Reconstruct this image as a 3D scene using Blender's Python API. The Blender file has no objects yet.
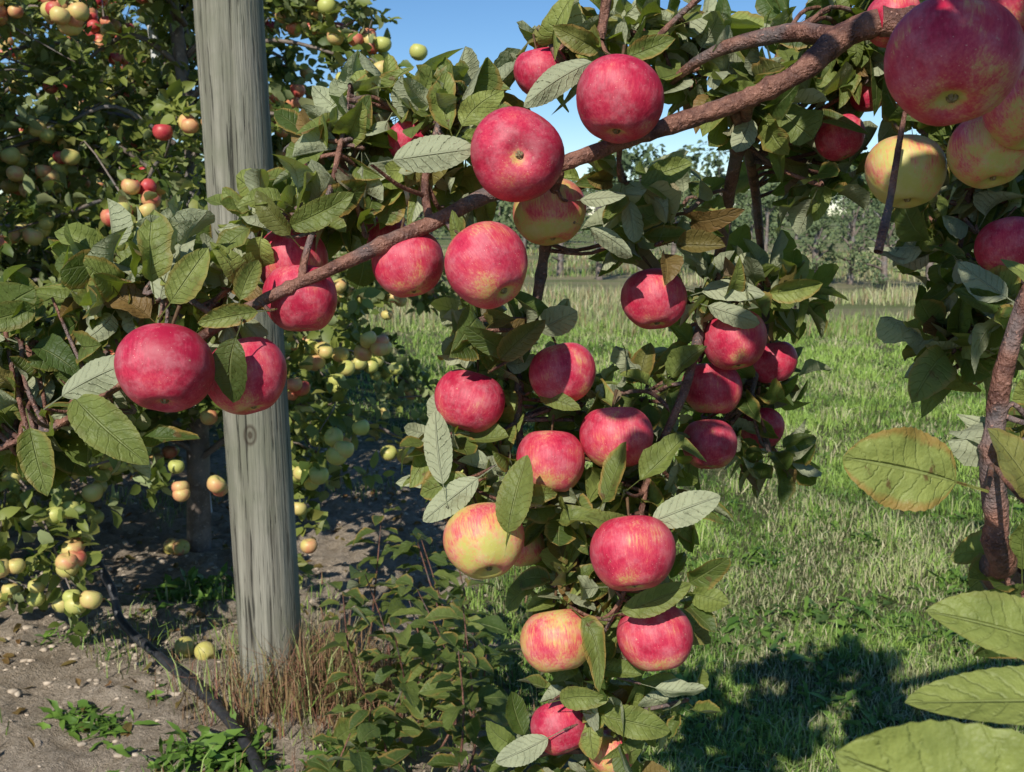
import bpy, math, numpy as np
from mathutils import Vector, Matrix
rng=np.random.default_rng(11)
scene=bpy.context.scene
scene.view_settings.view_transform='Standard'
scene.view_settings.look='None'
scene.view_settings.exposure=0
# ------------------------------------------------------------ camera
CAMZ=1.35; PITCH=math.radians(9.75); FPX=995.6
C=np.array([0,0,CAMZ]); R_=np.array([1.,0,0])
F_=np.array([0,math.cos(PITCH),-math.sin(PITCH)]); U_=np.array([0,math.sin(PITCH),math.cos(PITCH)])
cam=bpy.data.cameras.new('camera'); camo=bpy.data.objects.new('camera',cam); scene.collection.objects.link(camo)
cam.lens=35; cam.sensor_width=36; cam.clip_start=0.02; cam.clip_end=3000
camo.location=C; camo.rotation_euler=(math.pi/2-PITCH,0,0)
cam.dof.use_dof=True; cam.dof.focus_distance=0.92; cam.dof.aperture_fstop=22
scene.camera=camo
def P(u,v,d): return C+d*(F_+(u-512)/FPX*R_+(386-v)/FPX*U_)
def G(u,v,z=0.0):
    r=F_+(u-512)/FPX*R_+(386-v)/FPX*U_
    return C+r*((z-CAMZ)/r[2])
def nrm(a):
    a=np.asarray(a,float); return a/np.maximum(np.linalg.norm(a,axis=-1,keepdims=True),1e-9)
# ------------------------------------------------------------ light
EL=math.radians(38); tr=nrm([0.36,1.0,0]); trav=np.array([tr[0]*math.cos(EL),tr[1]*math.cos(EL),-math.sin(EL)])
SUN=-trav
w=bpy.data.worlds.new('World'); scene.world=w; w.use_nodes=True
nt=w.node_tree; nt.nodes.clear()
sk=nt.nodes.new('ShaderNodeTexSky'); sk.sky_type='NISHITA'; sk.sun_disc=False; sk.sun_elevation=EL
sk.sun_rotation=math.atan2(SUN[0],SUN[1])%(2*math.pi); sk.air_density=1.0; sk.dust_density=0.0; sk.ozone_density=3.0; sk.altitude=1500
bg=nt.nodes.new('ShaderNodeBackground'); bg.inputs[1].default_value=0.118
hs=nt.nodes.new('ShaderNodeHueSaturation'); hs.inputs['Saturation'].default_value=1.18
wo=nt.nodes.new('ShaderNodeOutputWorld'); nt.links.new(sk.outputs[0],hs.inputs['Color']); nt.links.new(hs.outputs[0],bg.inputs[0]); nt.links.new(bg.outputs[0],wo.inputs[0])
sl=bpy.data.lights.new('sun','SUN'); sl.energy=5.0; sl.angle=math.radians(0.5); sl.color=(1,0.955,0.87)
so=bpy.data.objects.new('sun',sl); scene.collection.objects.link(so); so.rotation_euler=Vector(trav).to_track_quat('-Z','Y').to_euler(); so.location=(-2,-6,6)
# ------------------------------------------------------------ node helper
class NB:
    def __init__(s,name):
        s.mat=bpy.data.materials.new(name); s.mat.use_nodes=True; s.nt=s.mat.node_tree; s.nt.nodes.clear()
        s.out=s.n('ShaderNodeOutputMaterial')
    def n(s,t,**k):
        x=s.nt.nodes.new(t)
        for a,b in k.items(): setattr(x,a,b)
        return x
    def L(s,a,b): s.nt.links.new(a,b)
    def put(s,v,sock):
        if isinstance(v,bpy.types.NodeSocket): s.L(v,sock)
        elif isinstance(v,(tuple,list)) and len(v)==3 and sock.type=='RGBA': sock.default_value=(*v,1)
        else: sock.default_value=v
    def m(s,op,a,b=0.0,clamp=False):
        x=s.n('ShaderNodeMath',operation=op,use_clamp=clamp); s.put(a,x.inputs[0]); s.put(b,x.inputs[1]); return x.outputs[0]
    def mr(s,v,a,b,c,d):
        x=s.n('ShaderNodeMapRange',interpolation_type='SMOOTHSTEP'); 
        s.put(v,x.inputs[0])
        for i,q in enumerate((a,b,c,d)): s.put(q,x.inputs[i+1])
        return x.outputs[0]
    def mix(s,f,a,b,bt='MIX'):
        x=s.n('ShaderNodeMix',data_type='RGBA',blend_type=bt); s.put(f,x.inputs[0]); s.put(a,x.inputs[6]); s.put(b,x.inputs[7]); return x.outputs[2]
    def noise(s,vec,scale,detail=3,rough=.55):
        x=s.n('ShaderNodeTexNoise'); x.inputs['Scale'].default_value=scale; x.inputs['Detail'].default_value=detail; x.inputs['Roughness'].default_value=rough
        if vec is not None: s.L(vec,x.inputs['Vector'])
        return x.outputs['Fac']
    def vmul(s,vec,k):
        x=s.n('ShaderNodeVectorMath',operation='MULTIPLY'); s.L(vec,x.inputs[0]); x.inputs[1].default_value=k; return x.outputs[0]
    def bump(s,h,st,dist):
        x=s.n('ShaderNodeBump'); x.inputs['Strength'].default_value=st; x.inputs['Distance'].default_value=dist; s.L(h,x.inputs['Height']); return x.outputs[0]
    def pr(s,col,rough=.5,bump=None,spec=.5,coat=0,sss=0):
        x=s.n('ShaderNodeBsdfPrincipled'); s.put(col,x.inputs['Base Color']); s.put(rough,x.inputs['Roughness'])
        x.inputs['Specular IOR Level'].default_value=spec
        if coat: x.inputs['Coat Weight'].default_value=coat; x.inputs['Coat Roughness'].default_value=.15
        if bump is not None: s.L(bump,x.inputs['Normal'])
        return x.outputs[0]
    def fin(s,sh): s.L(sh,s.out.inputs[0]); return s.mat

def leaf_mat(name,A,B,back,trans,veins=True,rough=.42,tf=.3,spec=.32):
    b=NB(name)
    at=b.n('ShaderNodeAttribute',attribute_name='tone'); sc=b.n('ShaderNodeSeparateColor'); b.L(at.outputs['Color'],sc.inputs[0])
    r,g,bb=sc.outputs[0],sc.outputs[1],sc.outputs[2]
    geo=b.n('ShaderNodeNewGeometry')
    col=b.mix(r,A,B)
    bk=b.mix(r,back,tuple(min(1,x*1.25) for x in back))
    bp=None
    if veins:
        uv=b.n('ShaderNodeUVMap').outputs[0]; sp=b.n('ShaderNodeSeparateXYZ'); b.L(uv,sp.inputs[0])
        s_=b.m('MULTIPLY',b.m('ABSOLUTE',b.m('SUBTRACT',sp.outputs[0],.5)),2.0); t=sp.outputs[1]
        no=b.noise(geo.outputs['Position'],75,4,.6)
        col=b.mix(b.mr(no,.35,.7,0,.6),col,b.mix(.6,col,(A[0]*.7,A[1]*.7,A[2]*.7)))
        mid=b.mr(s_,.02,.08,1,0)
        ph=b.m('FRACT',b.m('ADD',b.m('MULTIPLY',b.m('SUBTRACT',t,b.m('MULTIPLY',s_,.17)),8.5),b.m('MULTIPLY',no,1.5)))
        vn=b.mr(b.m('ABSOLUTE',b.m('SUBTRACT',ph,.5)),.0,.14,1,0)
        vv=b.m('MAXIMUM',mid,b.m('MULTIPLY',vn,.28))
        col=b.mix(b.m('MULTIPLY',vv,.42),col,(.30,.34,.12))
        bk=b.mix(b.m('MULTIPLY',vv,.5),bk,(.42,.43,.28))
        h=b.m('ADD',b.m('MULTIPLY',vv,-1.0),b.m('MULTIPLY',no,1.8))
        bp=b.bump(h,.9,.002)
        spot=b.m('MULTIPLY',b.mr(no,.61,.67,0,1),b.mr(bb,.4,.8,0,.9))
        col=b.mix(spot,col,(.13,.07,.03))
        rim=b.m('MULTIPLY',b.mr(b.m('ADD',s_,b.m('MULTIPLY',no,.6)),.96,1.25,0,1),b.mr(bb,.25,.9,0,.95))
        col=b.mix(rim,col,(.34,.22,.06))
    brown=(.23,.12,.045)
    col=b.mix(g,col,brown); bk=b.mix(g,bk,(.28,.18,.10))
    full=b.mix(geo.outputs['Backfacing'],col,bk)
    sh=b.pr(full,b.mix(geo.outputs['Backfacing'],(rough,)*3,(.75,)*3),bp,spec=spec)
    if tf<=0: return b.fin(sh)
    tl=b.n('ShaderNodeBsdfTranslucent'); b.put(b.mix(g,b.mix(r,trans,tuple(x*1.3 for x in trans)),(.2,.07,.02)),tl.inputs[0])
    mx=b.n('ShaderNodeMixShader'); mx.inputs[0].default_value=tf; b.L(sh,mx.inputs[1]); b.L(tl.outputs[0],mx.inputs[2])
    return b.fin(mx.outputs[0])
M_leaf=leaf_mat('leaf_near',(.062,.100,.022),(.31,.35,.09),(.35,.37,.23),(.27,.36,.03),rough=.5)
M_leafbg=leaf_mat('leaf_orchard',(.075,.115,.022),(.26,.29,.065),(.25,.29,.13),(.22,.30,.03),veins=False,rough=.5,tf=.22)
M_leaffar=leaf_mat('leaf_far',(.07,.105,.045),(.17,.21,.085),(.16,.20,.10),(.10,.15,.03),veins=False,rough=.7,tf=0)
M_weed=leaf_mat('leaf_weed',(.06,.13,.02),(.18,.30,.05),(.15,.24,.08),(.12,.25,.02),veins=False,rough=.5,tf=.2)

def bark_mat(name,A,B,scale):
    b=NB(name); geo=b.n('ShaderNodeNewGeometry'); pos=geo.outputs['Position']
    n1=b.noise(pos,scale,5,.65); n2=b.noise(pos,scale*6,3); n3=b.noise(pos,scale*.35,2)
    col=b.mix(b.mr(n1,.35,.65,0,1),A,B)
    col=b.mix(b.mr(n3,.5,.62,0,.55),col,tuple(x*.75+.07 for x in (B[2],B[2],B[2])))
    col=b.mix(b.mr(n2,.6,.70,0,.6),col,tuple(min(1,x*1.8+.05) for x in B))
    h=b.m('ADD',n1,b.m('MULTIPLY',n2,.7))
    return b.fin(b.pr(col,.55,b.bump(h,1.0,.005),spec=.4))
M_bark=bark_mat('bark_branch',(.085,.034,.024),(.26,.12,.08),50)
M_barkbg=bark_mat('bark_trunk',(.12,.09,.07),(.24,.19,.155),14)

def apple_mat():
    b=NB('apple_skin'); tc=b.n('ShaderNodeTexCoord'); ob=tc.outputs['Object']
    oi=b.n('ShaderNodeObjectInfo'); sc=b.n('ShaderNodeSeparateColor'); b.L(oi.outputs['Color'],sc.inputs[0]); ripe=sc.outputs[0]
    of=b.n('ShaderNodeVectorMath',operation='ADD'); b.L(ob,of.inputs[0]); cx=b.n('ShaderNodeCombineXYZ'); b.L(b.m('MULTIPLY',sc.outputs[1],37),cx.inputs[0]); b.L(b.m('MULTIPLY',sc.outputs[1],11),cx.inputs[1]); 
    b.L(cx.outputs[0],of.inputs[1]); v=of.outputs[0]
    st=b.noise(b.vmul(v,(1,1,.10)),20,5,.75); bl=b.noise(v,1.2,2)
    sep=b.n('ShaderNodeSeparateXYZ'); b.L(ob,sep.inputs[0]); z=sep.outputs[2]
    rad=b.m('SQRT',b.m('ADD',b.m('MULTIPLY',sep.outputs[0],sep.outputs[0]),b.m('MULTIPLY',sep.outputs[1],sep.outputs[1])))
    f=b.m('ADD',b.m('ADD',ripe,b.m('MULTIPLY',b.m('SUBTRACT',bl,.5),1.3)),b.m('MULTIPLY',b.m('SUBTRACT',st,.5),1.15))
    f=b.m('SUBTRACT',f,b.mr(b.m('ABSOLUTE',b.m('SUBTRACT',z,.12)),.5,.82,.05,.22))
    f=b.m('SUBTRACT',f,b.m('MULTIPLY',b.mr(rad,.10,.30,1,0),.4))
    cr=b.n('ShaderNodeValToRGB'); b.L(f,cr.inputs[0]); e=cr.color_ramp.elements
    e[0].position=.12; e[0].color=(.50,.45,.11,1); e[1].position=1.0; e[1].color=(.38,.010,.040,1)
    for p,c in((.28,(.60,.35,.11,1)),(.42,(.62,.19,.11,1)),(.56,(.59,.07,.09,1)),(.75,(.53,.026,.068,1))):
        x=e.new(p); x.color=c
    col=cr.outputs[0]
    vo=b.n('ShaderNodeTexVoronoi'); vo.inputs['Scale'].default_value=10; b.L(v,vo.inputs['Vector'])
    dots=b.mr(vo.outputs['Distance'],.04,.11,.62,0)
    col=b.mix(dots,col,(.82,.56,.42))
    ru=b.noise(v,5,5,.75); col=b.mix(b.mr(ru,.64,.71,0,.65),col,(.52,.34,.20))
    haze=b.noise(v,2.2,6,.75); col=b.mix(b.mr(haze,.40,.72,0,.17),col,(.80,.60,.60))
    hh=b.noise(v,2.2,2)
    rgh=b.mr(haze,.3,.7,.42,.62)
    return b.fin(b.pr(col,rgh,b.bump(b.m('ADD',hh,b.m('MULTIPLY',dots,.04)),.3,.004),spec=.38))
M_apple=apple_mat()
def simple(name,col,rough=.7,var=.4,scale=30,spec=.3):
    b=NB(name); geo=b.n('ShaderNodeNewGeometry'); n=b.noise(geo.outputs['Position'],scale,3)
    c=b.mix(b.mr(n,.3,.7,0,1),tuple(x*(1-var) for x in col),tuple(min(1,x*(1+var)) for x in col))
    return b.fin(b.pr(c,rough,b.bump(n,.4,.003),spec=spec))
M_stem=simple('apple_stem',(.10,.055,.025),.7,.4,200); M_calyx=simple('apple_calyx',(.24,.19,.10),.9,.45,260)
def apple_small():
    b=NB('apple_orchard'); at=b.n('ShaderNodeAttribute',attribute_name='tone'); sc=b.n('ShaderNodeSeparateColor'); b.L(at.outputs['Color'],sc.inputs[0])
    geo=b.n('ShaderNodeNewGeometry'); n=b.noise(geo.outputs['Position'],22,3)
    f=b.m('ADD',sc.outputs[0],b.m('MULTIPLY',b.m('SUBTRACT',n,.5),.9))
    cr=b.n('ShaderNodeValToRGB'); b.L(f,cr.inputs[0]); e=cr.color_ramp.elements
    e[0].position=.1; e[0].color=(.48,.49,.13,1); e[1].position=.95; e[1].color=(.42,.02,.04,1)
    for p,c in((.35,(.62,.48,.17,1)),(.55,(.64,.28,.14,1)),(.75,(.54,.08,.07,1))):
        x=e.new(p); x.color=c
    return b.fin(b.pr(cr.outputs[0],.45,None,spec=.4))
M_asmall=apple_small()

# ------------------------------------------------------------ mesh helpers
def mk(name,V,F,mats,uv=None,col=None,parent=None,smooth=True,midx=None):
    V=np.ascontiguousarray(V,dtype=np.float32); F=np.ascontiguousarray(F,dtype=np.int32); k=F.shape[1]
    me=bpy.data.meshes.new(name); me.vertices.add(len(V)); me.vertices.foreach_set('co',V.ravel())
    me.loops.add(F.size); me.loops.foreach_set('vertex_index',F.ravel())
    me.polygons.add(len(F)); me.polygons.foreach_set('loop_start',np.arange(0,F.size,k,dtype=np.int32))
    if midx is not None: me.polygons.foreach_set('material_index',np.asarray(midx,dtype=np.int32))
    me.update(calc_edges=True)
    if smooth: me.shade_smooth()
    if uv is not None:
        l=me.uv_layers.new(name='UVMap'); l.data.foreach_set('uv',np.ascontiguousarray(uv[F.ravel()],dtype=np.float32).ravel())
    if col is not None:
        a=me.attributes.new('tone','FLOAT_COLOR','POINT'); c4=np.ones((len(V),4),np.float32); c4[:,:3]=col; a.data.foreach_set('color',c4.ravel())
    for mm in (mats if isinstance(mats,list) else [mats]): me.materials.append(mm)
    me.validate()
    o=bpy.data.objects.new(name,me); scene.collection.objects.link(o)
    if parent: o.parent=parent
    return o
def empty(name,loc=(0,0,0)):
    o=bpy.data.objects.new(name,None); o.empty_display_size=.1; scene.collection.objects.link(o); o.location=loc; return o
class Acc:
    def __init__(s): s.V=[];s.F=[];s.c=[];s.n=0
    def add(s,V,F,col=None):
        s.V.append(V); s.F.append(F+s.n); s.n+=len(V); s.c.append(np.tile(col if col is not None else (0,0,0),(len(V),1)))
    def mk(s,name,mat,parent=None): return mk(name,np.vstack(s.V),np.vstack(s.F),mat,col=np.vstack(s.c),parent=parent)
def cat(pts,rad,sub):
    p=np.asarray(pts,float); r=np.asarray(rad,float)
    p2=np.vstack([2*p[0]-p[1],p,2*p[-1]-p[-2]]); r2=np.concatenate([[r[0]],r,[r[-1]]])
    o=[];q=[]
    for i in range(1,len(p2)-2):
        for k in range(sub):
            t=k/sub; a,b,c,d=p2[i-1:i+3]
            o.append(.5*((2*b)+(-a+c)*t+(2*a-5*b+4*c-d)*t*t+(-a+3*b-3*c+d)*t**3)); q.append(r2[i]*(1-t)+r2[i+1]*t)
    o.append(p[-1]); q.append(r[-1]); return np.array(o),np.array(q)
def tube(pts,rad,n=10,sub=6,rough=0.0,seed=0):
    p,r=cat(pts,rad,sub); T=nrm(np.gradient(p,axis=0)); lr=np.random.default_rng(seed)
    a=np.array([0,0,1.]) if abs(T[0][2])<.9 else np.array([1.,0,0])
    u=nrm(np.cross(T[0],a)); V=[]; kr=np.zeros(n); ks=0
    for i in range(len(p)):
        u=nrm(u-np.dot(u,T[i])*T[i]); v=np.cross(T[i],u)
        kr=kr*.6+rough*lr.normal(size=n)*.45; ks=ks*.5+rough*lr.normal()*.6
        k=1+kr+ks+(rough*3.0 if (rough>.03 and lr.random()<.06) else 0)
        th=np.arange(n)/n*2*np.pi
        V.append(p[i]+((np.cos(th)*k*r[i])[:,None]*u+(np.sin(th)*k*r[i])[:,None]*v))
    V=np.vstack(V); m=len(p); i,j=np.meshgrid(np.arange(m-1),np.arange(n),indexing='ij'); j2=(j+1)%n
    F=np.stack([i*n+j,i*n+j2,(i+1)*n+j2,(i+1)*n+j],-1).reshape(-1,4)
    return V,F,p,r
# leaf field -------------------------------------------------------
class Leaves:
    def __init__(s): s.b=[];s.d=[];s.n=[];s.L=[];s.W=[];s.fold=[];s.curl=[];s.c=[]
    def add(s,b,d,n,L,W,fold,curl,c):
        s.b.append(b);s.d.append(d);s.n.append(n);s.L.append(L);s.W.append(W);s.fold.append(fold);s.curl.append(curl);s.c.append(c)
    def build(s,name,mat,rows=11,cols=5,serr=.05,petiole=True,parent=None,seed=1,broad=.62,apex=.7,wav=1.0):
        lr=np.random.default_rng(seed); N=len(s.b)
        b=np.array(s.b);d=nrm(s.d);n=np.array(s.n);n=nrm(n-(n*d).sum(1,keepdims=True)*d);x=np.cross(d,n)
        L=np.array(s.L);W=np.array(s.W);fo=np.array(s.fold);cu=np.array(s.curl);c=np.array(s.c)
        t=np.linspace(0,1,rows); wd=(t**broad)*((1-t)**apex); wd/=wd.max(); wd[-1]=.01; wd[0]=.03
        if rows>6: wd[1:-1]*=1+serr*np.where(np.arange(rows-2)%2,1,-1)
        if petiole: t=np.concatenate([[-.32,-.02],t]); wd=np.concatenate([[.035,.035],wd])
        ss=np.linspace(-1,1,cols); T,S=np.meshgrid(t,ss,indexing='ij'); WD=np.repeat(wd[:,None],cols,1)
        T=T.ravel();S=S.ravel();WD=WD.ravel(); Tp=np.maximum(T,0)
        ph=lr.uniform(0,6.28,(N,1)); fr=lr.uniform(5,14,(N,1)); am=lr.uniform(.01,.11,(N,1))*wav; tw=lr.normal(0,.7,(N,1))*wav; bend=lr.normal(0,.18,(N,1))*wav
        X=S*WD*.5*W[:,None]; 
        Z=fo[:,None]*np.abs(S)*WD*.5*W[:,None]*(1-.25*np.abs(S))-cu[:,None]*L[:,None]*Tp**2+am*L[:,None]*np.sin(fr*Tp+ph+np.sign(S)*.9)*np.abs(S)*WD
        Z=Z+tw*X*Tp; X=X*(1-.22*np.minimum(fo,1.2)[:,None])
        Y=T*L[:,None]-cu[:,None]**2*L[:,None]*Tp**2*.5; X=X+bend*L[:,None]*Tp**2
        V=b[:,None,:]+X[...,None]*x[:,None,:]+Y[...,None]*d[:,None,:]+Z[...,None]*n[:,None,:]
        m=len(t); i,j=np.meshgrid(np.arange(m-1),np.arange(cols-1),indexing='ij')
        f=np.stack([i*cols+j,i*cols+j+1,(i+1)*cols+j+1,(i+1)*cols+j],-1).reshape(-1,4)
        K=m*cols; F=(f[None]+ (np.arange(N)*K)[:,None,None]).reshape(-1,4)
        uv=np.tile(np.stack([S*.5+.5,T],-1),(N,1)); col=np.repeat(c,K,0)
        return mk(name,V.reshape(-1,3),F,mat,uv=uv,col=col,parent=parent)

# ------------------------------------------------------------ value noise
def vn(x,y,sc,seed):
    lr=np.random.default_rng(seed); g=lr.random((128,128)); x=np.asarray(x)*sc;y=np.asarray(y)*sc
    xi=np.floor(x).astype(int);yi=np.floor(y).astype(int);fx=x-xi;fy=y-yi;fx=fx*fx*(3-2*fx);fy=fy*fy*(3-2*fy)
    q=lambda a,b:g[a%128,b%128]
    return (q(xi,yi)*(1-fx)+q(xi+1,yi)*fx)*(1-fy)+(q(xi,yi+1)*(1-fx)+q(xi+1,yi+1)*fx)*fy
def dirt(x,y):
    e=x+ (vn(x,y,1.7,3)-.5)*.7+(vn(x,y,6,4)-.5)*.25
    return np.clip((-.12-e)/.25+.5,0,1)*np.clip((6.2-y)/1.0,0,1)
def gh(x,y):
    near=np.clip((14-np.hypot(x,y))/6,0,1)
    return near*((vn(x,y,1.1,5)-.5)*.06+(vn(x,y,9,6)-.5)*.02+dirt(x,y)*((vn(x,y,14,7)-.5)*.035+(vn(x,y,31,8)-.5)*.024))
# ------------------------------------------------------------ ground
geo_=lambda a,b,n:np.geomspace(a,b,n)
xs=np.concatenate([-geo_(4.3,700,26)[::-1],np.arange(-4.2,-3,.06),np.arange(-3,.5,.024),np.arange(.5,4.2,.06),geo_(4.3,700,26)])
ys=np.concatenate([-geo_(1,300,12)[::-1],np.arange(-.9,1.8,.3),np.arange(1.8,5,.024),np.arange(5,7,.05),geo_(7.1,1500,40)])
X,Y=np.meshgrid(xs,ys,indexing='ij'); Z=gh(X,Y); V=np.stack([X,Y,Z],-1).reshape(-1,3)
i,j=np.meshgrid(np.arange(len(xs)-1),np.arange(len(ys)-1),indexing='ij'); ny=len(ys)
F=np.stack([i*ny+j,(i+1)*ny+j,(i+1)*ny+j+1,i*ny+j+1],-1).reshape(-1,4)
b=NB('ground'); geo=b.n('ShaderNodeNewGeometry'); pos=geo.outputs['Position']; at=b.n('ShaderNodeAttribute',attribute_name='tone')
sc=b.n('ShaderNodeSeparateColor'); b.L(at.outputs['Color'],sc.inputs[0]); sp=b.n('ShaderNodeSeparateXYZ'); b.L(pos,sp.inputs[0])
n1=b.noise(pos,3,5,.6); n2=b.noise(pos,28,6,.75); n3=b.noise(pos,120,4,.75)
dc=b.mix(b.mr(n2,.3,.7,0,1),(.31,.245,.175),(.57,.47,.36)); dc=b.mix(b.mr(n3,.55,.7,0,.5),dc,(.66,.57,.45)); dc=b.mix(b.mr(n1,.5,.72,0,.35),dc,(.28,.215,.14))
gc=b.mix(b.mr(n2,.35,.65,0,1),(.055,.08,.022),(.19,.18,.09))
nf=b.noise(b.vmul(pos,(.06,.35,1)),1,4,.6); nf2=b.noise(pos,.8,4,.6)
fc=b.mix(b.mr(nf,.36,.58,0,1),(.14,.18,.06),(.30,.26,.15)); fc=b.mix(b.mr(nf2,.45,.65,0,.4),fc,(.10,.14,.045))
gc=b.mix(b.mr(sp.outputs[1],9,13,0,1),gc,fc)
fg=b.mix(b.mr(nf,.4,.6,0,1),(.12,.17,.06),(.22,.22,.11)); gc=b.mix(b.mr(sp.outputs[1],35,60,0,1),gc,fg)
col=b.mix(sc.outputs[0],gc,dc)
h=b.m('ADD',n2,b.m('MULTIPLY',n3,.6))
b.fin(b.pr(col,.95,b.bump(h,1.0,.03),spec=.1)); 
D=dirt(V[:,0],V[:,1])
mk('ground',V,F,b.mat,col=np.stack([D,D,D],-1))
# ------------------------------------------------------------ grass
def blades(name,x,y,h,wd,tone,mat,lean=.5,seed=1,keep=None):
    lr=np.random.default_rng(seed); N=len(x); z=gh(x,y)-.005; base=np.stack([x,y,z],-1)
    a=lr.uniform(0,2*np.pi,N); s=np.stack([np.cos(a),np.sin(a),0*a],-1)*wd[:,None]*.5
    a2=lr.uniform(0,2*np.pi,N); ln=np.abs(lr.normal(0,lean,N))*h; l=np.stack([np.cos(a2),np.sin(a2),0*a2],-1)*ln[:,None]
    up=np.array([0,0,1.])
    m=base+l*.3+up*(h*.58)[:,None]; t=base+l+up*(h*np.clip(1-.35*(ln/h)**2,.35,1))[:,None]
    V=np.stack([base-s,base+s,m-s*.75,m+s*.75,t],1).reshape(-1,3)
    f=np.array([[0,1,3],[0,3,2],[2,3,4]]); F=(f[None]+(np.arange(N)*5)[:,None,None]).reshape(-1,3)
    col=np.repeat(tone,5,0)
    return mk(name,V,F,mat,col=col,smooth=False)
b=NB('grass_blade'); at=b.n('ShaderNodeAttribute',attribute_name='tone'); sc=b.n('ShaderNodeSeparateColor'); b.L(at.outputs['Color'],sc.inputs[0])
col=b.mix(sc.outputs[0],(.08,.155,.025),(.27,.40,.08)); col=b.mix(sc.outputs[1],col,(.48,.43,.26)); col=b.mix(sc.outputs[2],col,(.26,.11,.075))
M_grass=b.fin(b.pr(col,.5,None,spec=.3))
N=260000; yy=1.9+ (rng.random(N)**1.7)*10.5; xx=rng.uniform(-1.0,1,N); xx=np.where(rng.random(N)<.6,rng.uniform(-.1,.62,N)*yy, rng.uniform(-.3,.9,N)*yy)
dd=dirt(xx,yy); k=(rng.random(N)>dd*1.05)&~((xx<-.6)&(yy<6)); k&=(vn(xx,yy,2.1,71)*.6+vn(xx,yy,7,72)*.4)>rng.uniform(.12,.46,N); xx=xx[k];yy=yy[k];N=len(xx)
pat=vn(xx,yy,1.6,21); pat2=vn(xx,yy,5,22); lo=np.clip((4.6-yy)/1.6,0,1)
hh=(.016+.038*rng.random(N)**2)*(1+2.2*np.clip(pat2-.55,0,1)*2*(1-.5*lo))*(1+.08*np.clip(yy-4,0,9))
wd=.0028*(1+.28*(yy-2)) *rng.uniform(.7,1.4,N)
tn=np.stack([np.clip(.2+1.1*(pat-.5)+1.2*(pat2-.4)+rng.normal(0,.25,N)+.06*(yy-4),0,1),(rng.random(N)<.09+.18*lo+.35*(vn(xx,yy,2.3,30)>.60))*rng.uniform(.3,1,N),0*xx],-1)
blades('grass',xx,yy,hh,wd,tn,M_grass,.75,2)
N=60000; yy=11+rng.random(N)**1.4*26; xx=rng.uniform(-.3,.75,N)*yy; p=vn(xx,yy,.25,31); p2=vn(xx*.25,yy,.9,32)
k=p2>.42; xx=xx[k];yy=yy[k];p=p[k];N=len(xx)
hh=rng.uniform(.06,.22,N)*(1+.3*p); wd=.010*yy/12*rng.uniform(.6,1.5,N)
tn=np.stack([np.clip(.1+p*.5+rng.normal(0,.2,N),0,1),np.clip(rng.random(N)*.95-.05+.6*(p-.5),0,1),(rng.random(N)<.2)*.6],-1)
blades('meadow_grass',xx,yy,hh,wd,tn,M_grass,.35,3)
pb=G(272,700)
N=2600; ang=rng.uniform(0,6.28,N); rr=np.abs(rng.normal(0,.17,N))+.06; xx=pb[0]+.14+np.cos(ang)*rr*1.0; yy=pb[1]-.02+np.sin(ang)*rr*.6
hh=rng.uniform(.05,.34,N)*np.exp(-rr*1.6); tn=np.stack([rng.random(N),rng.uniform(.0,.5,N),(rng.random(N)<.85)*rng.uniform(.5,1,N)],-1)
blades('dry_grass',xx,yy,hh,rng.uniform(.002,.0045,N),tn,M_grass,.5,4)
# ------------------------------------------------------------ clods + litter
t=(1+5**.5)/2; ico=nrm(np.array([[-1,t,0],[1,t,0],[-1,-t,0],[1,-t,0],[0,-1,t],[0,1,t],[0,-1,-t],[0,1,-t],[t,0,-1],[t,0,1],[-t,0,-1],[-t,0,1]]))
icf=np.array([[0,11,5],[0,5,1],[0,1,7],[0,7,10],[0,10,11],[1,5,9],[5,11,4],[11,10,2],[10,7,6],[7,1,8],[3,9,4],[3,4,2],[3,2,6],[3,6,8],[3,8,9],[4,9,5],[2,4,11],[6,2,10],[8,6,7],[9,8,1]])
N=11000; xx=rng.uniform(-3.4,.3,N); yy=rng.uniform(1.6,6.2,N); k=rng.random(N)<dirt(xx,yy)*np.clip(vn(xx,yy,3,50)*1.6-.3,0,1); xx=xx[k];yy=yy[k];N=len(xx)
s=.003+.012*rng.random(N)**3; V=ico[None]*(s[:,None,None])*rng.uniform(.5,1.4,(N,12,1))*np.array([1.2,1,.6]); V=V+np.stack([xx,yy,gh(xx,yy)+s*.1],-1)[:,None]
M_clod=simple('soil_clod',(.45,.37,.28),.95,.3,40,.05)
mk('soil_clods',V.reshape(-1,3),(icf[None]+(np.arange(N)*12)[:,None,None]).reshape(-1,3),M_clod,smooth=False)
lit=Leaves()
for _ in range(1100):
    x=rng.uniform(-3,.4);y=rng.uniform(1.7,6)
    if rng.random()>dirt(x,y): continue
    a=rng.uniform(0,6.28); lit.add([x,y,gh(x,y)+.008],[math.cos(a),math.sin(a),rng.uniform(0,.3)],[rng.normal(0,.4),rng.normal(0,.4),1],rng.uniform(.02,.05),rng.uniform(.012,.026),rng.uniform(0,.9),rng.uniform(-.3,.5),[rng.random(),rng.uniform(.4,1),rng.random()])
lit.build('fallen_leaves',M_leaf,rows=7,cols=5,petiole=False,seed=4)
N=14000; xx=rng.uniform(-2.6,.2,N); yy=rng.uniform(1.9,5.5,N); k=vn(xx,yy,2.6,61)>.56; xx=xx[k];yy=yy[k];N=len(xx)
blades('grass_tufts',xx,yy,rng.uniform(.02,.09,N),rng.uniform(.002,.005,N),np.stack([rng.random(N),(rng.random(N)<.4)*rng.random(N),(rng.random(N)<.2)*rng.random(N)],-1),M_grass,.7,6)
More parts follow.
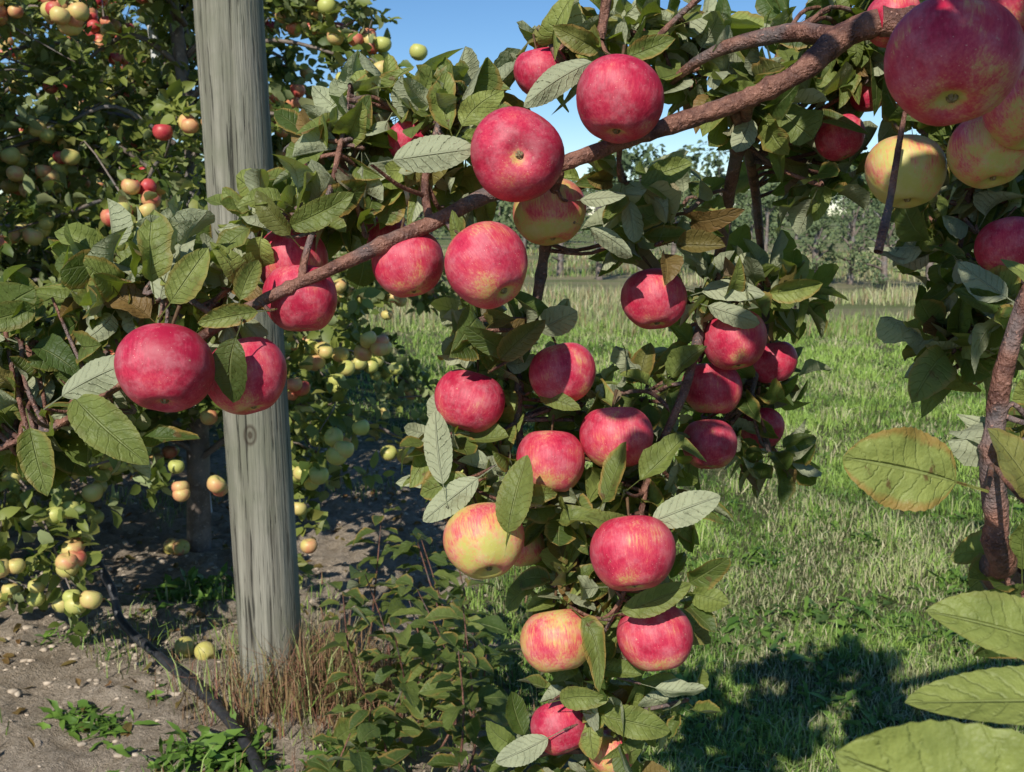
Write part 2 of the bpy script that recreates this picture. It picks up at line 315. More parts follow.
# ------------------------------------------------------------ wooden post
b=NB('weathered_wood'); tc=b.n('ShaderNodeTexCoord'); ob=tc.outputs['Object']
g1=b.noise(b.vmul(ob,(1,1,.035)),42,5,.65); g2=b.noise(b.vmul(ob,(1,1,.02)),110,3,.7); g3=b.noise(ob,3.2,5,.65); g4=b.noise(b.vmul(ob,(1,1,.07)),20,3,.5)
col=b.mix(b.mr(g1,.3,.7,0,1),(.14,.13,.10),(.33,.31,.245)); col=b.mix(b.mr(g3,.4,.65,0,.7),col,(.18,.185,.125)); 
crk=b.mr(g2,.34,.42,1,0); col=b.mix(b.m('MULTIPLY',crk,.75),col,(.05,.045,.035)); ck=b.mr(g4,.31,.345,1,0); col=b.mix(b.m('MULTIPLY',ck,.92),col,(.025,.022,.018))
kd=b.n('ShaderNodeVectorMath',operation='DISTANCE'); b.L(b.vmul(ob,(1,1,.6)),kd.inputs[0]); kd.inputs[1].default_value=(-.01,-.087,.78*.6)
ring=b.m('SINE',b.m('MULTIPLY',kd.outputs['Value'],520)); kn=b.mr(kd.outputs['Value'],.012,.022,1,0); col=b.mix(b.m('MULTIPLY',kn,b.mr(ring,-1,1,.3,.9)),col,(.06,.045,.03))
b.fin(b.pr(col,.9,b.bump(b.m('SUBTRACT',b.m('ADD',g1,b.m('MULTIPLY',g2,.6)),b.m('ADD',crk,b.m('MULTIPLY',ck,2))),.9,.008),spec=.15)); M_wood=b.mat
n=56;m=70;zz=np.linspace(-.1,2.25,m); V=[]
for z in zz:
    th=np.arange(n)/n*2*np.pi
    r=.087*(1+.012*np.sin(th*3+z*.8)+.010*np.sin(th*7+z*.3+1)+.014*np.sin(z*2.2+th)+.012*(rng.random(n)-.5)) *(1.0-.012*z)
    V.append(np.stack([np.cos(th)*r-.020*z,np.sin(th)*r,np.full(n,z)],-1))
V.append(np.stack([np.cos(th)*r*.9-.020*zz[-1],np.sin(th)*r*.9,np.full(n,zz[-1]+.012)],-1)); V.append(np.tile([[-.045,0,zz[-1]+.014]],(n,1)))
m+=2; V=np.vstack(V); i,j=np.meshgrid(np.arange(m-1),np.arange(n),indexing='ij'); j2=(j+1)%n
po=mk('wooden_post',V,np.stack([i*n+j,i*n+j2,(i+1)*n+j2,(i+1)*n+j],-1).reshape(-1,4),M_wood); po.location=(pb[0],pb[1]+.02,0)
# ------------------------------------------------------------ irrigation hose
hp=[G(70,520,.35),G(110,585,.18),G(122,622,.08),G(168,664,.055),G(215,705,.05),G(248,748,.05),G(270,800,.04),G(300,900,.04)]
V,F,_,_=tube(hp,[.014]*8,10,8,.0); mk('irrigation_hose',V,F,simple('black_polyethylene',(.03,.03,.033),.5,.3,60,.5))
# ------------------------------------------------------------ orchard trees
def lathe_apple(n=12,m=9):
    ph=np.linspace(0,np.pi,m); th=np.arange(n)/n*2*np.pi; P_,T_=np.meshgrid(ph,th,indexing='ij')
    rr=np.sin(P_)*(1+.07*np.cos(P_)); z=.93*np.cos(P_)-.36*np.exp(-(P_/.38)**2)+.20*np.exp(-((np.pi-P_)/.32)**2)
    rr=rr*(1+.03*np.cos(5*T_)*np.clip(-np.cos(P_),0,1)**2)
    V=np.stack([rr*np.cos(T_),rr*np.sin(T_),z],-1).reshape(-1,3); i,j=np.meshgrid(np.arange(m-1),np.arange(n),indexing='ij'); j2=(j+1)%n
    return V,np.stack([i*n+j,(i+1)*n+j,(i+1)*n+j2,i*n+j2],-1).reshape(-1,4)
AV,AF=lathe_apple()
def orchard_tree(seed,h=3.0,rl=1.05,rh=.42,nl=11000,na=110,ripe=.45,lowz=.35,nb=54):
    lr=np.random.default_rng(seed); wood=Acc(); lv=Leaves(); ap=Acc()
    tp=[np.array([lr.normal(0,.03)*(k>0),lr.normal(0,.03)*(k>0),z]) for k,z in enumerate(np.linspace(-.05,h,7))]
    V,F,tpp,_=tube(tp,np.linspace(.052,.012,7),10,5,.06,seed); wood.add(V,F)
    lim=[]
    for k in range(nb):
        f=(k+.5)/nb; f=f**1.2; z=lowz+(h-lowz)*f; a=k*2.4+lr.normal(0,.4); R=(rl*(1-f)**1.15+rh*f**.5*(1-f**6)+.05)*lr.uniform(.6,1.08)
        d=np.array([math.cos(a),math.sin(a),0]); o=np.array([0,0,z])+tp[min(6,int(f*6))]*[1,1,0]
        dr=lr.uniform(.1,.5)*(1-f*.8)
        e_=o+d*R+[0,0,R*.15-dr*R]; e_[2]=max(e_[2],.12)
        pts=[o,o+d*R*.35+[0,0,R*.22],o+d*R*.7+[0,0,R*.22-dr*.3*R]+lr.normal(0,.04,3),e_+lr.normal(0,.04,3)]
        V,F,pp,_=tube(pts,[.014,.010,.006,.002],5,4,.05,k); wood.add(V,F); lim.append(pp)
        for q in range(3):
            st=pp[lr.integers(3,len(pp)-1)]; e=st+d*lr.uniform(.03,.12)+lr.normal(0,.11,3); e2=e+lr.normal(0,.04,3)-[0,0,.05]; e2[2]=max(e2[2],.06)
            V,F,p2,_=tube([st,e,e2],[.005,.003,.0015],4,3,0,k); wood.add(V,F); lim.append(p2)
    wt=np.array([np.linalg.norm(l[-1]-l[0]) for l in lim]); wt/=wt.sum(); nc=nl//7
    for _ in range(nc):
        l=lim[lr.choice(len(lim),p=wt)]; f=lr.uniform(.12,1.05); f=min(f,1); q=l[int(f*(len(l)-1))]+lr.normal(0,.045,3)
        ax=nrm([q[0]*.6+lr.normal(0,.5),q[1]*.6+lr.normal(0,.5),.6+lr.normal(0,.3)]); u=nrm(np.cross(ax,[.3,.5,.1])); v=np.cross(ax,u); a0=lr.uniform(0,6.28); tb=lr.random()**1.1
        for k in range(7):
            a=a0+k*2.4; e=lr.uniform(.5,1.6); d=nrm(ax*math.cos(e)+(u*math.cos(a)+v*math.sin(a))*math.sin(e)-[0,0,.15]); L=lr.uniform(.042,.07)
            lv.add(q+d*.012+lr.normal(0,.012,3),d,ax+lr.normal(0,.3,3),L,L*lr.uniform(.5,.7),lr.uniform(.1,.8),lr.uniform(0,.4),[np.clip(tb*.9+lr.normal(0,.18),0,1),lr.random()*.3*(lr.random()<.2),lr.random()])
    for _ in range(na):
        l=lim[lr.choice(len(lim),p=wt)]; q=l[int(lr.uniform(.55,1)*(len(l)-1))]
        rp=ripe+lr.normal(0,.16)+.20*(q[2]-1.2)
        out=nrm([q[0],q[1],.01])
        for c in range(lr.choice([1,1,2,3])):
            s=lr.uniform(.026,.035); M=np.array(Matrix.Rotation(lr.uniform(0,6),3,'Z')@Matrix.Rotation(lr.normal(0,.35),3,'X')); o=q+out*.09+[lr.normal(0,.04),lr.normal(0,.04),-.05-.02*c]; o[2]=max(o[2],.05)
            ap.add((AV@M.T)*s+o,AF,(np.clip(rp+lr.normal(0,.08),0,1),0,0))
    return wood,lv,ap
def put(seed,locs,**k):
    wood,lv,ap=orchard_tree(seed,**k); first=None
    for n_,(x,y,rot,s) in enumerate(locs):
        e=empty('apple_tree',(x,y,0)); e.rotation_euler=(0,0,rot); e.scale=(s,s,s)
        if first is None:
            first=[wood.mk('trunk_and_limbs',M_barkbg,e),lv.build('foliage',M_leafbg,rows=5,cols=3,petiole=False,parent=e,seed=seed),ap.mk('fruit',M_asmall,e)]
        else:
            for f in first:
                o=bpy.data.objects.new(f.name.split('.')[0],f.data); scene.collection.objects.link(o); o.parent=e
put(101,[(-1.30,3.95,0,1),(-3.1,7.2,4,1.05)],h=3.1,rl=1.32,rh=.30,ripe=.27,na=620,lowz=.34,nl=17000)
put(202,[(-2.25,3.08,1.0,.92),(-2.6,4.9,3.2,1.08)],h=3.0,rl=1.18,rh=.50,ripe=.40,na=560,lowz=.27,nl=14500)
wp=Acc(); V,F,_,_=tube([[-1.40,4.42,0],[-1.48,4.42,1.5],[-1.62,4.42,3.3]],[.02,.02,.02],10,4,.0)
mk('white_stake',V,F,simple('white_paint',(.62,.62,.6),.6,.12,20))
# ------------------------------------------------------------ distant trees
ft=Leaves(); lr=np.random.default_rng(5); tw=Acc()
def far_tree(x,y,h,r,n,L,brown=0):
    tone=lr.random()*.7; V,F,_,_=tube([[x,y,-.1],[x+lr.normal(0,.05),y,h*.5],[x,y,h*.9]],[.06+h*.01,.05,.02],5,2,0); tw.add(V,F)
    nc=max(6,n//45); cs=[]
    for _ in range(nc):
        f=lr.uniform(.12,1); a=lr.uniform(0,6.28); q=r*lr.uniform(.3,1)*math.sin(min(1,f*1.2+.15)*2.6)**.6 if math.sin(min(1,f*1.2+.15)*2.6)>0 else .1
        cs.append((x+math.cos(a)*q,y+math.sin(a)*q,h*f,r*lr.uniform(.2,.42)))
        V,F,_,_=tube([[x,y,h*f*.7],[(x+cs[-1][0])/2,(y+cs[-1][1])/2,h*f*.9],list(cs[-1][:3])],[.03,.02,.008],4,2,0); tw.add(V,F)
    for _ in range(n):
        c=cs[lr.integers(nc)]; d=nrm(lr.normal(size=3)); p=np.array(c[:3])+d*c[3]*lr.random()**.4
        ft.add(p,nrm(lr.normal(size=3)),[lr.normal(0,.6),-.5+lr.normal(0,.6),.8],L*lr.uniform(.6,1.2),L*.6,.3,.2,[np.clip(tone+lr.normal(0,.2),0,1),brown*lr.random(),lr.random()])
for k in range(46):
    y=lr.uniform(48,85); x=lr.uniform(-.35,.75)*y; far_tree(x,y,lr.uniform(2.8,4.6)*(y/60)**.5,lr.uniform(1.2,2.4),480,.32)
for k in range(44):
    y=lr.uniform(95,130); x=(-.25+k/44*.95)*y; far_tree(x,y,lr.uniform(5,8.5),lr.uniform(3.2,5),420,.9)
for k in range(11):
    x=-8+k*3.9+lr.normal(0,.5); far_tree(x,33+lr.normal(0,.4)+.25*k,lr.uniform(1.8,2.5),lr.uniform(.7,1.0),500,.17)
for (u,v,h,r) in((640,272,2.6,.7),(672,275,2.2,.55),(600,280,2.3,.6),(815,287,1.3,.45),(850,284,1.6,.6),(885,290,1.5,.6),(560,276,2.4,.7),(930,292,2.2,.7)):
    g=G(u,v); far_tree(g[0],g[1],h,r,700,.085)
ft.build('distant_trees',M_leaffar,rows=3,cols=3,petiole=False,seed=9); tw.mk('distant_tree_trunks',M_barkbg,bpy.data.objects['distant_trees'])
# ------------------------------------------------------------ weeds & shoots
wd_=Leaves(); lr=np.random.default_rng(77)
def rosette(x,y,n,L):
    for k in range(n):
        a=lr.uniform(0,6.28); e=lr.uniform(.2,1.1); d=[math.cos(a)*math.cos(e),math.sin(a)*math.cos(e),math.sin(e)]
        l=L*lr.uniform(.5,1.2); wd_.add([x+lr.normal(0,.02+L*.15),y+lr.normal(0,.02+L*.15),gh(x,y)],d,[-d[0]*.6,-d[1]*.6,1],l,l*lr.uniform(.14,.28),.3,lr.uniform(.2,.7),[np.clip(lr.normal(.5,.25),0,1),0,0])
for u,v,n,L in((190,592,70,.10),(215,600,50,.09),(170,600,40,.09),(230,580,30,.09),(75,725,60,.08),(110,735,40,.07),(205,765,60,.09),(235,770,50,.09),(160,775,40,.08),(15,525,30,.08),(35,560,30,.08),(330,770,50,.09),(150,700,14,.05),(120,660,14,.05),(60,640,20,.06)):
    g=G(u,v); rosette(g[0],g[1],n,L)
for k in range(330):
    y=1.9+lr.random()**1.3*7; x=lr.uniform(-.02,.62)*y+.1
    if k<110: y=lr.uniform(1.9,3.4); x=lr.uniform(.25,1.9)
    rosette(x,y,int(lr.uniform(8,22)),lr.uniform(.04,.10))
wd_.build('weeds',M_weed,rows=7,cols=3,serr=.25,petiole=False,seed=8,broad=.9,apex=.45)
sh_=Leaves(); sw=Acc()
for k in range(24):
    u=lr.uniform(360,490); v=lr.uniform(650,860)
    if k>17: u=lr.uniform(300,420); v=lr.uniform(780,920)
    g=G(u,v); h=lr.uniform(.18,.46); tp=g+[lr.normal(0,.09),lr.normal(0,.09),h]; V,F,pp,_=tube([g,(g+tp)/2+lr.normal(0,.02,3),tp],[.004,.003,.0015],5,5); sw.add(V,F)
    for q in range(3,len(pp)):
        for z in range(2):
            a=q*2.4+z*3+lr.normal(0,.4); d=nrm([math.cos(a),math.sin(a),lr.uniform(-.1,.6)]); L=lr.uniform(.055,.095)
            sh_.add(pp[q]+d*.015,d,[-d[0]*.4,-d[1]*.4,1],L,L*.58,.5,.3,[np.clip(lr.normal(.2,.2),0,1),0,lr.random()])
e=empty('sapling_shoots'); sh_.build('leaves',M_leaf,rows=7,cols=5,parent=e,seed=5); sw.mk('stems',M_bark,e)
# ------------------------------------------------------------ apples
def big_apple(name,center,r,calyx,ripe,spin,stem=True):
    n,m=40,34; ph=np.linspace(0.001,np.pi-.001,m); th=np.arange(n)/n*2*np.pi; P_,T_=np.meshgrid(ph,th,indexing='ij'); lr=np.random.default_rng(int(spin*1000)+5)
    a1,a2,a3=lr.uniform(0,6.28,3); hk=lr.uniform(.92,1.0)
    rr=np.sin(P_)**.97*(1+lr.uniform(.04,.09)*np.cos(P_)); z=hk*np.cos(P_)-.40*np.exp(-(P_/.34)**2)+.22*np.exp(-((np.pi-P_)/.30)**2)
    rr=rr*(1+.028*np.cos(5*T_+a1)*np.clip(.3-np.cos(P_),0,1.3)**1.5+.022*np.cos(2*T_+a2)+.02*np.cos(3*T_+a3)*np.sin(P_)); z=z+.05*np.cos(T_+a3)*np.sin(P_)
    V=np.stack([rr*np.cos(T_),rr*np.sin(T_),z],-1).reshape(-1,3); i,j=np.meshgrid(np.arange(m-1),np.arange(n),indexing='ij'); j2=(j+1)%n
    F=np.stack([i*n+j,(i+1)*n+j,(i+1)*n+j2,i*n+j2],-1).reshape(-1,4); mi=[0]*len(F); Vs=[V];Fs=[F];c=len(V)
    if stem:
        s0=np.array([0,0,.5]); s1=np.array([lr.normal(0,.05),lr.normal(0,.05),.9]); s2=s1+[lr.normal(0,.15),lr.normal(0,.15),.45]
        V2,F2,_,_=tube([s0,s1,s2],[.035,.03,.045],7,4); Vs.append(V2);Fs.append(F2+c);mi+= [1]*len(F2);c+=len(V2)
    zo=-(hk-.87)
    for k in range(5):
        a=k*1.2566+a2; d=np.array([math.cos(a),math.sin(a),0]); s=np.array([-d[1],d[0],0]); zb=-.66+zo
        V2=np.array([d*.09-s*.04+[0,0,zb],d*.09+s*.04+[0,0,zb],d*.055+s*.03+[0,0,zb-.06],d*.055-s*.03+[0,0,zb-.06],d*.01+s*.008+[0,0,zb-.08],d*.01-s*.008+[0,0,zb-.08]]); F2=np.array([[0,1,2,3],[3,2,4,5]])
        Vs.append(V2);Fs.append(F2+c);mi+=[2]*2;c+=6
    th6=np.arange(10)/10*6.2832; V2=np.vstack([np.stack([np.cos(th6)*.10,np.sin(th6)*.10,np.full(10,-.632+zo)],-1),np.stack([np.cos(th6)*.01,np.sin(th6)*.01,np.full(10,-.625+zo)],-1)])
    F2=np.array([[q,10+q,10+(q+1)%10,(q+1)%10] for q in range(10)]); Vs.append(V2);Fs.append(F2+c);mi+=[2]*10
    o=mk(name,np.vstack(Vs),np.vstack(Fs),[M_apple,M_stem,M_calyx],midx=mi)
    q=Vector(-np.asarray(calyx,float)).to_track_quat('Z','Y').to_matrix().to_4x4()@Matrix.Rotation(spin,4,'Z')
    o.matrix_world=Matrix.Translation(Vector(center))@q@Matrix.Scale(r,4); o.color=(ripe,(spin*.37)%1,0,1); return o
for u,v,rr in((185,655,.034),(206,663,.032),(172,548,.036),(182,553,.034)):
    g=G(u,v); big_apple('fallen_apple',[g[0],g[1],gh(g[0],g[1])+rr*.75],rr,(lr.normal(),-.5,lr.normal(0,.3)),.02 if v>600 else .3,lr.uniform(0,6))
A=[ # u,v,r,depth,ripe,calyx dir
(517,155,47,.80,1.0,(.06,-1,-.05)),(619,100,45,.82,.95,(-.1,-.35,-1)),(541,72,28,.93,.85,(.2,0,-1)),(410,142,22,.92,.95,(0,-.4,-1)),
(550,212,37,.92,.42,(.1,-.3,-1)),(487,266,43,.82,.74,(.5,-.5,-.7)),(409,264,36,.88,.74,(.2,-.3,-1)),(301,298,37,.88,.84,(.1,-.2,-1)),(292,262,36,.93,.75,(0,-.3,-1)),
(166,368,47,.78,.98,(.1,-.6,-1)),(247,376,40,.85,.86,(.3,-.4,-1)),(385,235,22,1.0,.8,(0,0,-1)),
(654,299,33,1.0,.84,(.1,-.4,-1)),(735,340,32,1.04,.80,(.1,-.4,-1)),(772,362,24,1.12,.85,(.1,-.2,-1)),(712,388,30,1.08,.74,(0,-.2,-1)),(709,444,28,1.06,.82,(0,-.5,-1)),(762,428,22,1.15,.85,(0,-.5,-1)),
(562,374,33,.98,.72,(.2,-.4,-1)),(470,401,35,.98,.85,(-.3,-.4,-1)),(551,461,35,.98,.64,(0,-.4,-1)),(616,437,36,.98,.78,(.1,-.4,-1)),
(484,541,40,.93,.36,(.2,-.7,-.8)),(524,545,24,1.05,.5,(.2,-.2,-.8)),(632,553,42,.92,.82,(.05,-.55,-1)),(557,640,36,1.0,.44,(.1,-.5,-1)),(655,637,37,1.0,.76,(.2,-.4,-1)),
(561,726,30,1.1,.92,(.3,-.6,-.8)),(611,752,24,1.12,.4,(0,-.2,-1)),
(952,62,66,.58,.74,(-.2,-.6,-.8)),(905,172,39,.78,.22,(.0,-.4,-1)),(990,150,40,.74,.38,(0,-.4,-1)),(1008,247,31,.85,.9,(0,-.4,-1)),(1030,105,44,.70,.5,(0,-.4,-1)),(840,138,24,.98,.85,(.3,-.2,-1)),(893,20,28,.85,.8,(0,-.4,-1)),(868,95,18,1.0,.9,(0,0,-1)),(1035,-10,60,.6,.8,(0,-.3,-1))]
AC=[]
for k,(u,v,r,d,rp,cx) in enumerate(A):
    c=P(u,v,d); R=r/FPX*d; AC.append((c,R,d)); big_apple('apple',c,R,cx,rp,(k*1.713)%6.28)
ACc=np.array([a[0] for a in AC]); ACr=np.array([a[1] for a in AC]); ACd=nrm(ACc-C); ACl=np.linalg.norm(ACc-C,axis=1)
# ------------------------------------------------------------ foreground tree
fore=empty('apple_tree'); wood=Acc(); skel=[]
def limb(pts,px,n=12,sub=7,rough=.06,seed=0,world=False):
    p=[np.array(q,float) if world else P(*q) for q in pts]
    r=px if world else [w_/FPX*q[2] for w_,q in zip(px,pts)]
    V,F,pp,rr=tube(p,r,n,sub,rough,seed); wood.add(V,F); skel.extend(pp); return pp
TR=np.array([1.15,.75,0])
limb([TR+[0,0,-.05],TR+[.02,0,.5],TR+[-.03,.02,1.0],TR+[.02,-.02,1.5],TR+[0,0,2.0],TR+[-.05,0,2.6],TR+[0,.05,3.1]],[.06,.052,.046,.042,.034,.024,.01],14,8,.05,1,True)
joint=P(880,22,.84)
limb([TR+[-.02,0,1.55],TR+[-.35,.02,1.72],P(1020,5,.82),joint],[.03,.024,.019,.014],12,7,.06,2,True)
main=[(880,22,.84),(843,36,.85),(800,72,.85),(757,94,.86),(722,108,.865),(685,120,.87),(640,136,.865),(600,150,.86),(565,163,.86),(520,180,.87),(470,203,.865),(430,224,.86),(390,241,.855),(340,265,.85),(300,283,.85),(268,298,.845),(225,322,.85),(180,350,.86),(120,385,.86),(60,424,.86),(20,440,.86),(-60,470,.86),(-180,500,.86)]
mw=[14,13,11,9.5,9,9.5,8,7.5,7.5,8,7,7,7.5,6.5,6,6,5,4.5,4,3.5,3,2.5,1.5]
limb(main,mw,14,6,.07,3)
limb([(840,36,.85),(800,32,.88),(760,38,.9),(715,52,.92),(680,75,.95),(650,110,1.0)],[9,9,8,6,4,2],10,6,.08,4)
limb([(600,40,.9),(605,10,.9),(612,-40,.88)],[5,5,6],8,6,.05,5); limb([(650,45,.93),(680,15,.92),(720,-20,.9)],[3,3,4],8,6,.05,6)
limb([(748,100,.88),(742,130,.95),(728,200,1.02),(718,262,1.05),(700,330,1.04),(684,392,1.0),(650,470,.98),(640,520,.97),(625,590,.98),(600,640,1.0)],[7,6.5,7,6,5.5,5,4,3.5,3,1.5],10,7,.08,7)
limb([(735,110,.90),(752,170,1.05),(760,240,1.12),(765,330,1.12),(750,400,1.1)],[5,5,4,4,2],8,7,.08,8)
limb([(560,172,.875),(552,200,.90),(545,250,.97),(535,310,1.0),(520,380,1.02),(520,440,1.02),(545,500,1.02),(575,560,1.02),(585,620,1.04),(590,690,1.08),(600,760,1.12),(605,830,1.14)],[5.5,5.5,6,5.5,5,4.5,4.5,4,4,3.5,3,2],10,7,.08,9)
limb([(520,420,1.02),(480,450,1.0),(450,480,.98),(435,510,.97)],[3.5,3,2.5,1.5],8,6,.06,10)
limb([(905,112,.72),(898,150,.72),(889,205,.72),(878,252,.71)],[2.5,3,4,5],9,6,.08,11)
limb([TR+[-.02,0,.55],P(1080,640,.8),P(1003,560,.74),P(997,520,.73),P(992,470,.72),P(996,420,.72),P(1004,370,.71),P(1030,290,.70),P(1080,190,.70)],[.014,.0115,.0100,.0085,.0085,.0078,.007,.006,.003],11,7,.07,12,True)
limb([(1024,30,.85),(1000,90,.86),(975,170,.90),(960,240,.92),(955,320,.93),(975,380,.94)],[7,6,5,4,3.5,2],9,6,.07,13)
limb([(300,283,.85),(310,240,.86),(330,190,.88),(345,120,.9),(350,85,.9)],[4,3.5,3,2.5,1.5],8,6,.06,14)
limb([(430,224,.86),(425,180,.87),(440,120,.88),(455,85,.88)],[4.5,4,3,2],8,6,.06,15)
limb([(225,322,.85),(190,300,.85),(165,285,.84)],[3,3,2],8,6,.06,16)
limb([(620,143,.865),(600,90,.88),(560,60,.9),(545,30,.92)],[4,3.5,3,2],8,6,.06,17)
OH_shade=limb([TR+[-.02,0,1.5],[.75,.5,1.74],[.42,.36,1.80],[.18,.30,1.78],[0,.27,1.72]],[.022,.016,.011,.007,.003],10,8,.06,18,True)  # unseen limb above the frame, added to carry the shading foliage
skel=np.array(skel); nmain=len(skel)
lv=Leaves(); lr=np.random.default_rng(2024)
def blocked(pts,L):
    for f in (0,.35,.7,1.0):
        q=pts[0]+pts[1]*L*f; v=q-C; t=(ACd*v).sum(1); perp=np.linalg.norm(v[None]-t[:,None]*ACd,axis=1)
        if np.any(np.linalg.norm(ACc-q,axis=1)<ACr*1.02): return 2
        if f>.2 and np.any((perp<ACr*.86)&(t<ACl)): return 1
    return 0
def spur(q,n,tone,ax=None,Lm=(.029,.050),twig=True,keep=.15,brown=.09):
    if ax is None: ax=nrm([lr.normal(-.1,.55),lr.normal(-.45,.5),.55+lr.normal(0,.45)])
    u=nrm(np.cross(ax,[.31,.52,.13])); v=np.cross(ax,u); a0=lr.uniform(0,6.28)
    if twig:
        i=np.argmin(np.linalg.norm(skel[:nmain]-q,axis=1)); s=skel[i]
        if np.linalg.norm(s-q)>.01:
            mid=(s+q)/2+lr.normal(0,.008,3); V,F,_,_=tube([s,mid,q,q+ax*.008],[.0024,.0020,.0026,.001],6,4,.03,int(lr.integers(999))); wood.add(V,F)
    tb=lr.normal(0,.22)
    for k in range(n):
        a=a0+k*2.4+lr.normal(0,.3); e=lr.uniform(.45,1.8); d=nrm(ax*math.cos(e)+(u*math.cos(a)+v*math.sin(a))*math.sin(e)-np.array([0,0,.22])); L=lr.uniform(*Lm)
        bs=q+d*(.010+.3*L*.6)
        bl=blocked((bs,d),L)
        if bl==2 or (bl==1 and lr.random()>keep): continue
        nn=ax+lr.normal(0,.5,3)
        if lr.random()<.24: nn=-nn
        lv.add(bs,d,nn,L,L*lr.uniform(.54,.78),lr.uniform(.1,1.6),lr.uniform(-.35,1.0),[np.clip(tone+tb+lr.normal(0,.24),0,1),(lr.random()<brown)*lr.uniform(.2,.9),lr.random()])
def region(u,v,d,ru,rv,rd,n,tone=.35,k=7,**kw):
    for _ in range(n):
        w_=nrm(lr.normal(size=3))*lr.random()**.4; q=P(u+w_[0]*ru,v+w_[1]*rv,d+w_[2]*rd)
        if np.any(np.linalg.norm(ACc-q,axis=1)<ACr*.9): continue
        spur(q,int(lr.integers(k-2,k+2)),tone,**kw)
for r in [ # u,v,d, ru,rv,rd, n, tone (low on the right: shade put into leaf colour)
(45,340,.90,60,60,.06,16,.4),(40,420,.92,60,45,.06,13,.4),(100,300,.90,50,40,.06,10,.5),(155,270,.86,25,35,.04,5,.5),(110,420,.92,40,30,.05,6,.45),(205,290,.89,30,25,.05,6,.55),
(290,222,.92,38,26,.06,9,.45),(350,215,.95,38,30,.06,9,.4),(345,155,.92,28,34,.05,9,.45),(385,120,.95,30,18,.05,7,.5),(440,122,.92,35,24,.05,9,.65),(440,180,.92,30,25,.05,6,.55),(478,114,.98,20,16,.05,3,.5),
(580,55,.96,36,22,.05,6,.45),(625,35,.96,35,22,.05,6,.5),(690,42,.98,33,26,.05,7,.35),(720,85,.98,32,18,.06,6,.4),
(780,110,.98,40,26,.08,8,.28),(830,160,1.0,36,30,.08,8,.25),(790,165,1.08,24,20,.06,3,.25),(610,190,.95,25,15,.04,3,.45),(640,238,1.0,28,15,.05,5,.45),(690,208,1.03,12,24,.05,2,.4),
(735,290,1.05,38,22,.06,9,.5),(795,300,1.12,20,18,.05,4,.5),(700,350,1.08,18,30,.05,4,.35),(762,395,1.15,30,40,.05,11,.25),(720,420,1.13,36,38,.04,8,.25),(770,450,1.15,20,18,.05,4,.25),
(500,335,.99,34,26,.05,8,.15),(515,395,1.06,42,36,.04,8,.3),(590,410,1.06,25,30,.04,6,.4),(650,400,1.04,16,22,.04,4,.45),
(445,455,1.0,22,32,.04,6,.5),(505,480,1.0,32,26,.04,8,.5),(590,495,1.02,38,26,.04,8,.5),(655,470,1.02,22,22,.04,5,.55),(660,515,1.0,18,20,.04,4,.6),(560,520,1.04,36,28,.04,8,.45),
(560,585,1.04,30,26,.04,8,.5),(605,595,1.04,30,22,.04,8,.5),(665,590,1.02,15,16,.04,3,.55),(600,660,1.06,30,28,.04,8,.5),(588,700,1.08,30,22,.04,7,.5),(630,715,1.1,28,18,.04,5,.55),(538,755,1.14,22,12,.04,4,.5),(600,780,1.14,40,13,.04,8,.5),(680,695,1.08,12,10,.03,1,.5),
(960,330,.95,34,45,.07,10,.18),(950,230,.93,36,42,.06,10,.2),(1010,180,.95,40,60,.06,12,.18),(930,110,.95,60,45,.08,16,.18),(860,60,1.0,40,40,.06,10,.22),(980,20,.95,60,40,.08,16,.18),(810,40,1.0,40,30,.06,8,.28),(900,10,1.0,60,30,.08,12,.18),
(1035,590,.78,28,45,.05,6,.35),(1045,440,.74,14,50,.03,4,.45),(1040,330,.80,25,50,.05,6,.35)]: region(*r)
for k in range(40): # out-of-frame foliage on this tree, added to shade the right-hand clusters
    q=OH_shade[lr.integers(12,len(OH_shade))]+lr.normal(0,.06,3)*[1,.9,.5]; q[2]=max(q[2],1.66); spur(q,7,.3,keep=1,Lm=(.040,.056))
for k in range(70): # rest of the crown, out to the trunk
    z=lr.uniform(1.2,3.0); a=lr.uniform(0,6.28); r=lr.uniform(.1,.5); q=TR+[math.cos(a)*r,math.sin(a)*r,z]
    if (q[0]/max(q[1],.01)<.66 and z<1.95) : continue
    spur(q,7,.3,keep=1,Lm=(.045,.062))
def lf(u0,v0,d0,u1,v1,d1,wr=.56,back=False,tone=.5,brown=0,roll=0,fold=.5,curl=.3,b=.4):
    p0=P(u0,v0,d0);p1=P(u1,v1,d1);d=p1-p0;L=np.linalg.norm(d); n=nrm(C-(p0+p1)/2)+.45*SUN+roll*nrm(np.cross(d,C-p0))
    if back: n=-n
    T_=(big if L>.062 else lv)
    if T_ is lv: n=n+lr.normal(0,.35,3); b=lr.random()
    T_.add(p0,nrm(d),n,L,L*wr*(1.1 if T_ is lv else 1),fold*lr.uniform(.5,2.2) if T_ is lv else fold,curl if not back else -curl,[tone,brown,b])
    i=np.argmin(np.linalg.norm(skel[:nmain]-p0,axis=1)); s=skel[i]; e=p0-nrm(d)*.3*L
    if np.linalg.norm(s-e)<.2:
        V,F,_,_=tube([s,(s+e)/2+[0,0,-.004],e],[.0022,.0018,.0012],6,4,.02); wood.add(V,F)
big=Leaves()
lf(956,482,.60,848,450,.58,.66,False,1.0,0,.0,.15,.05,.9)
lf(1040,500,.6,1000,425,.6,.6,False,.75,.25,.2); lf(1070,650,.5,955,606,.48,.5,False,.8,0,.5)
lf(1120,700,.45,930,700,.43,.36,False,.9,0,.6,.3,.2,.3); lf(1150,870,.38,850,775,.36,.5,False,1.0,0,.0,.2,.1,.3)
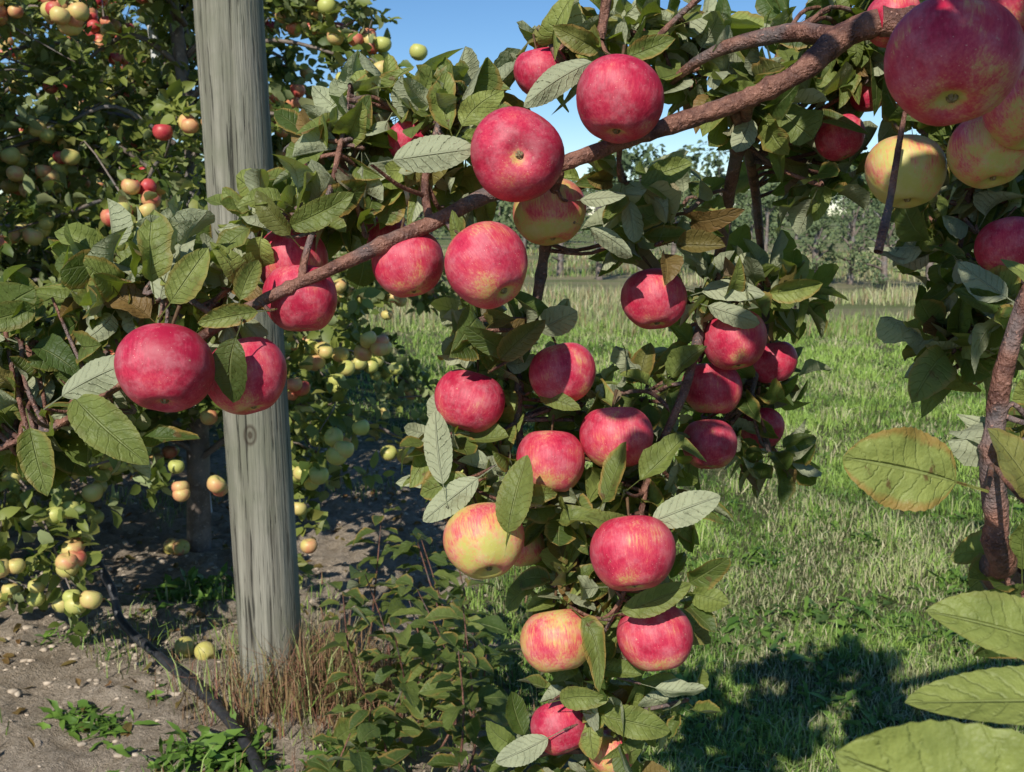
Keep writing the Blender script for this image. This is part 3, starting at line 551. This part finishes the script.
lf(152,282,.80,142,212,.78,.5,False,.6,0,.3,.5); lf(170,303,.80,208,250,.79,.55,False,.7,0,.2); lf(160,300,.82,168,215,.84,.4,True,.4)
lf(75,398,.82,132,462,.79,.5,False,.55); lf(62,396,.82,122,352,.8,.45,True,.5); lf(30,428,.82,44,492,.8,.5,False,.45); lf(35,306,.85,-25,335,.82,.5,False,.4); lf(150,318,.84,98,272,.83,.5,False,.4,.8,.3)
lf(258,312,.82,196,322,.80,.4,False,.6,0,.5); lf(236,338,.80,214,398,.79,.5,False,.1); lf(290,226,.86,352,204,.84,.45,False,.45,0,.4); lf(290,235,.86,253,192,.84,.5,False,.3,.2)
lf(393,160,.80,470,146,.78,.48,True,.7,0,.3,.4); lf(462,126,.84,488,78,.83,.5,False,1.0,0,.1,.2); lf(450,130,.86,428,70,.86,.5,False,.7); lf(592,62,.84,522,86,.82,.4,True,.5); lf(600,50,.88,555,28,.86,.5,False,.5,.2); lf(622,60,.84,675,40,.82,.45,False,.5)
lf(652,522,.92,718,492,.90,.52,True,.9); lf(443,484,.92,428,408,.92,.42,True,.6); lf(508,532,.90,520,455,.89,.5,False,.5); lf(478,478,.92,418,520,.91,.45,True,.9); lf(470,480,.93,415,488,.93,.45,False,.6)
lf(602,716,1.04,672,730,1.02,.5,False,.6); lf(655,688,1.02,704,702,1.0,.5,True,.8); lf(548,738,1.06,494,766,1.05,.5,True,.6); lf(582,618,.97,626,660,.94,.5,False,.4); lf(622,612,.96,692,588,.94,.4,False,.6,0,.4)
lf(603,502,.93,628,448,.91,.5,False,.4); lf(560,520,.96,610,514,.92,.5,False,.5,0,.4); lf(768,294,1.02,825,284,1.0,.5,False,.9); lf(702,292,1.0,762,274,.98,.45,True,.8); lf(708,306,1.0,760,322,.98,.4,True,.5); lf(505,352,.93,470,330,.9,.5,False,.1); lf(500,360,.92,540,318,.9,.5,False,.15,.3)
lf(540,395,.97,575,405,.94,.4,False,.5); lf(640,480,.93,690,440,.92,.5,False,.6); lf(520,500,.93,555,490,.92,.5,False,.4); lf(640,535,.95,600,520,.9,.4,False,.5); lf(560,700,1.03,600,690,1.0,.5,False,.6)
lf(580,200,.88,622,196,.86,.4,True,.6); lf(470,250,.84,440,222,.83,.5,False,.6); lf(590,228,.9,640,246,.9,.4,True,.6); lf(240,300,.82,252,255,.82,.5,False,.6)
lv.build('leaves',M_leaf,rows=12,cols=5,serr=.03,parent=fore,seed=3)
if big.b: big.build('large_leaves',M_leaf,rows=30,cols=9,serr=.02,parent=fore,seed=13,wav=.5)
wood.mk('trunk_and_branches',M_bark,fore)
print('leaves',len(lv.b))
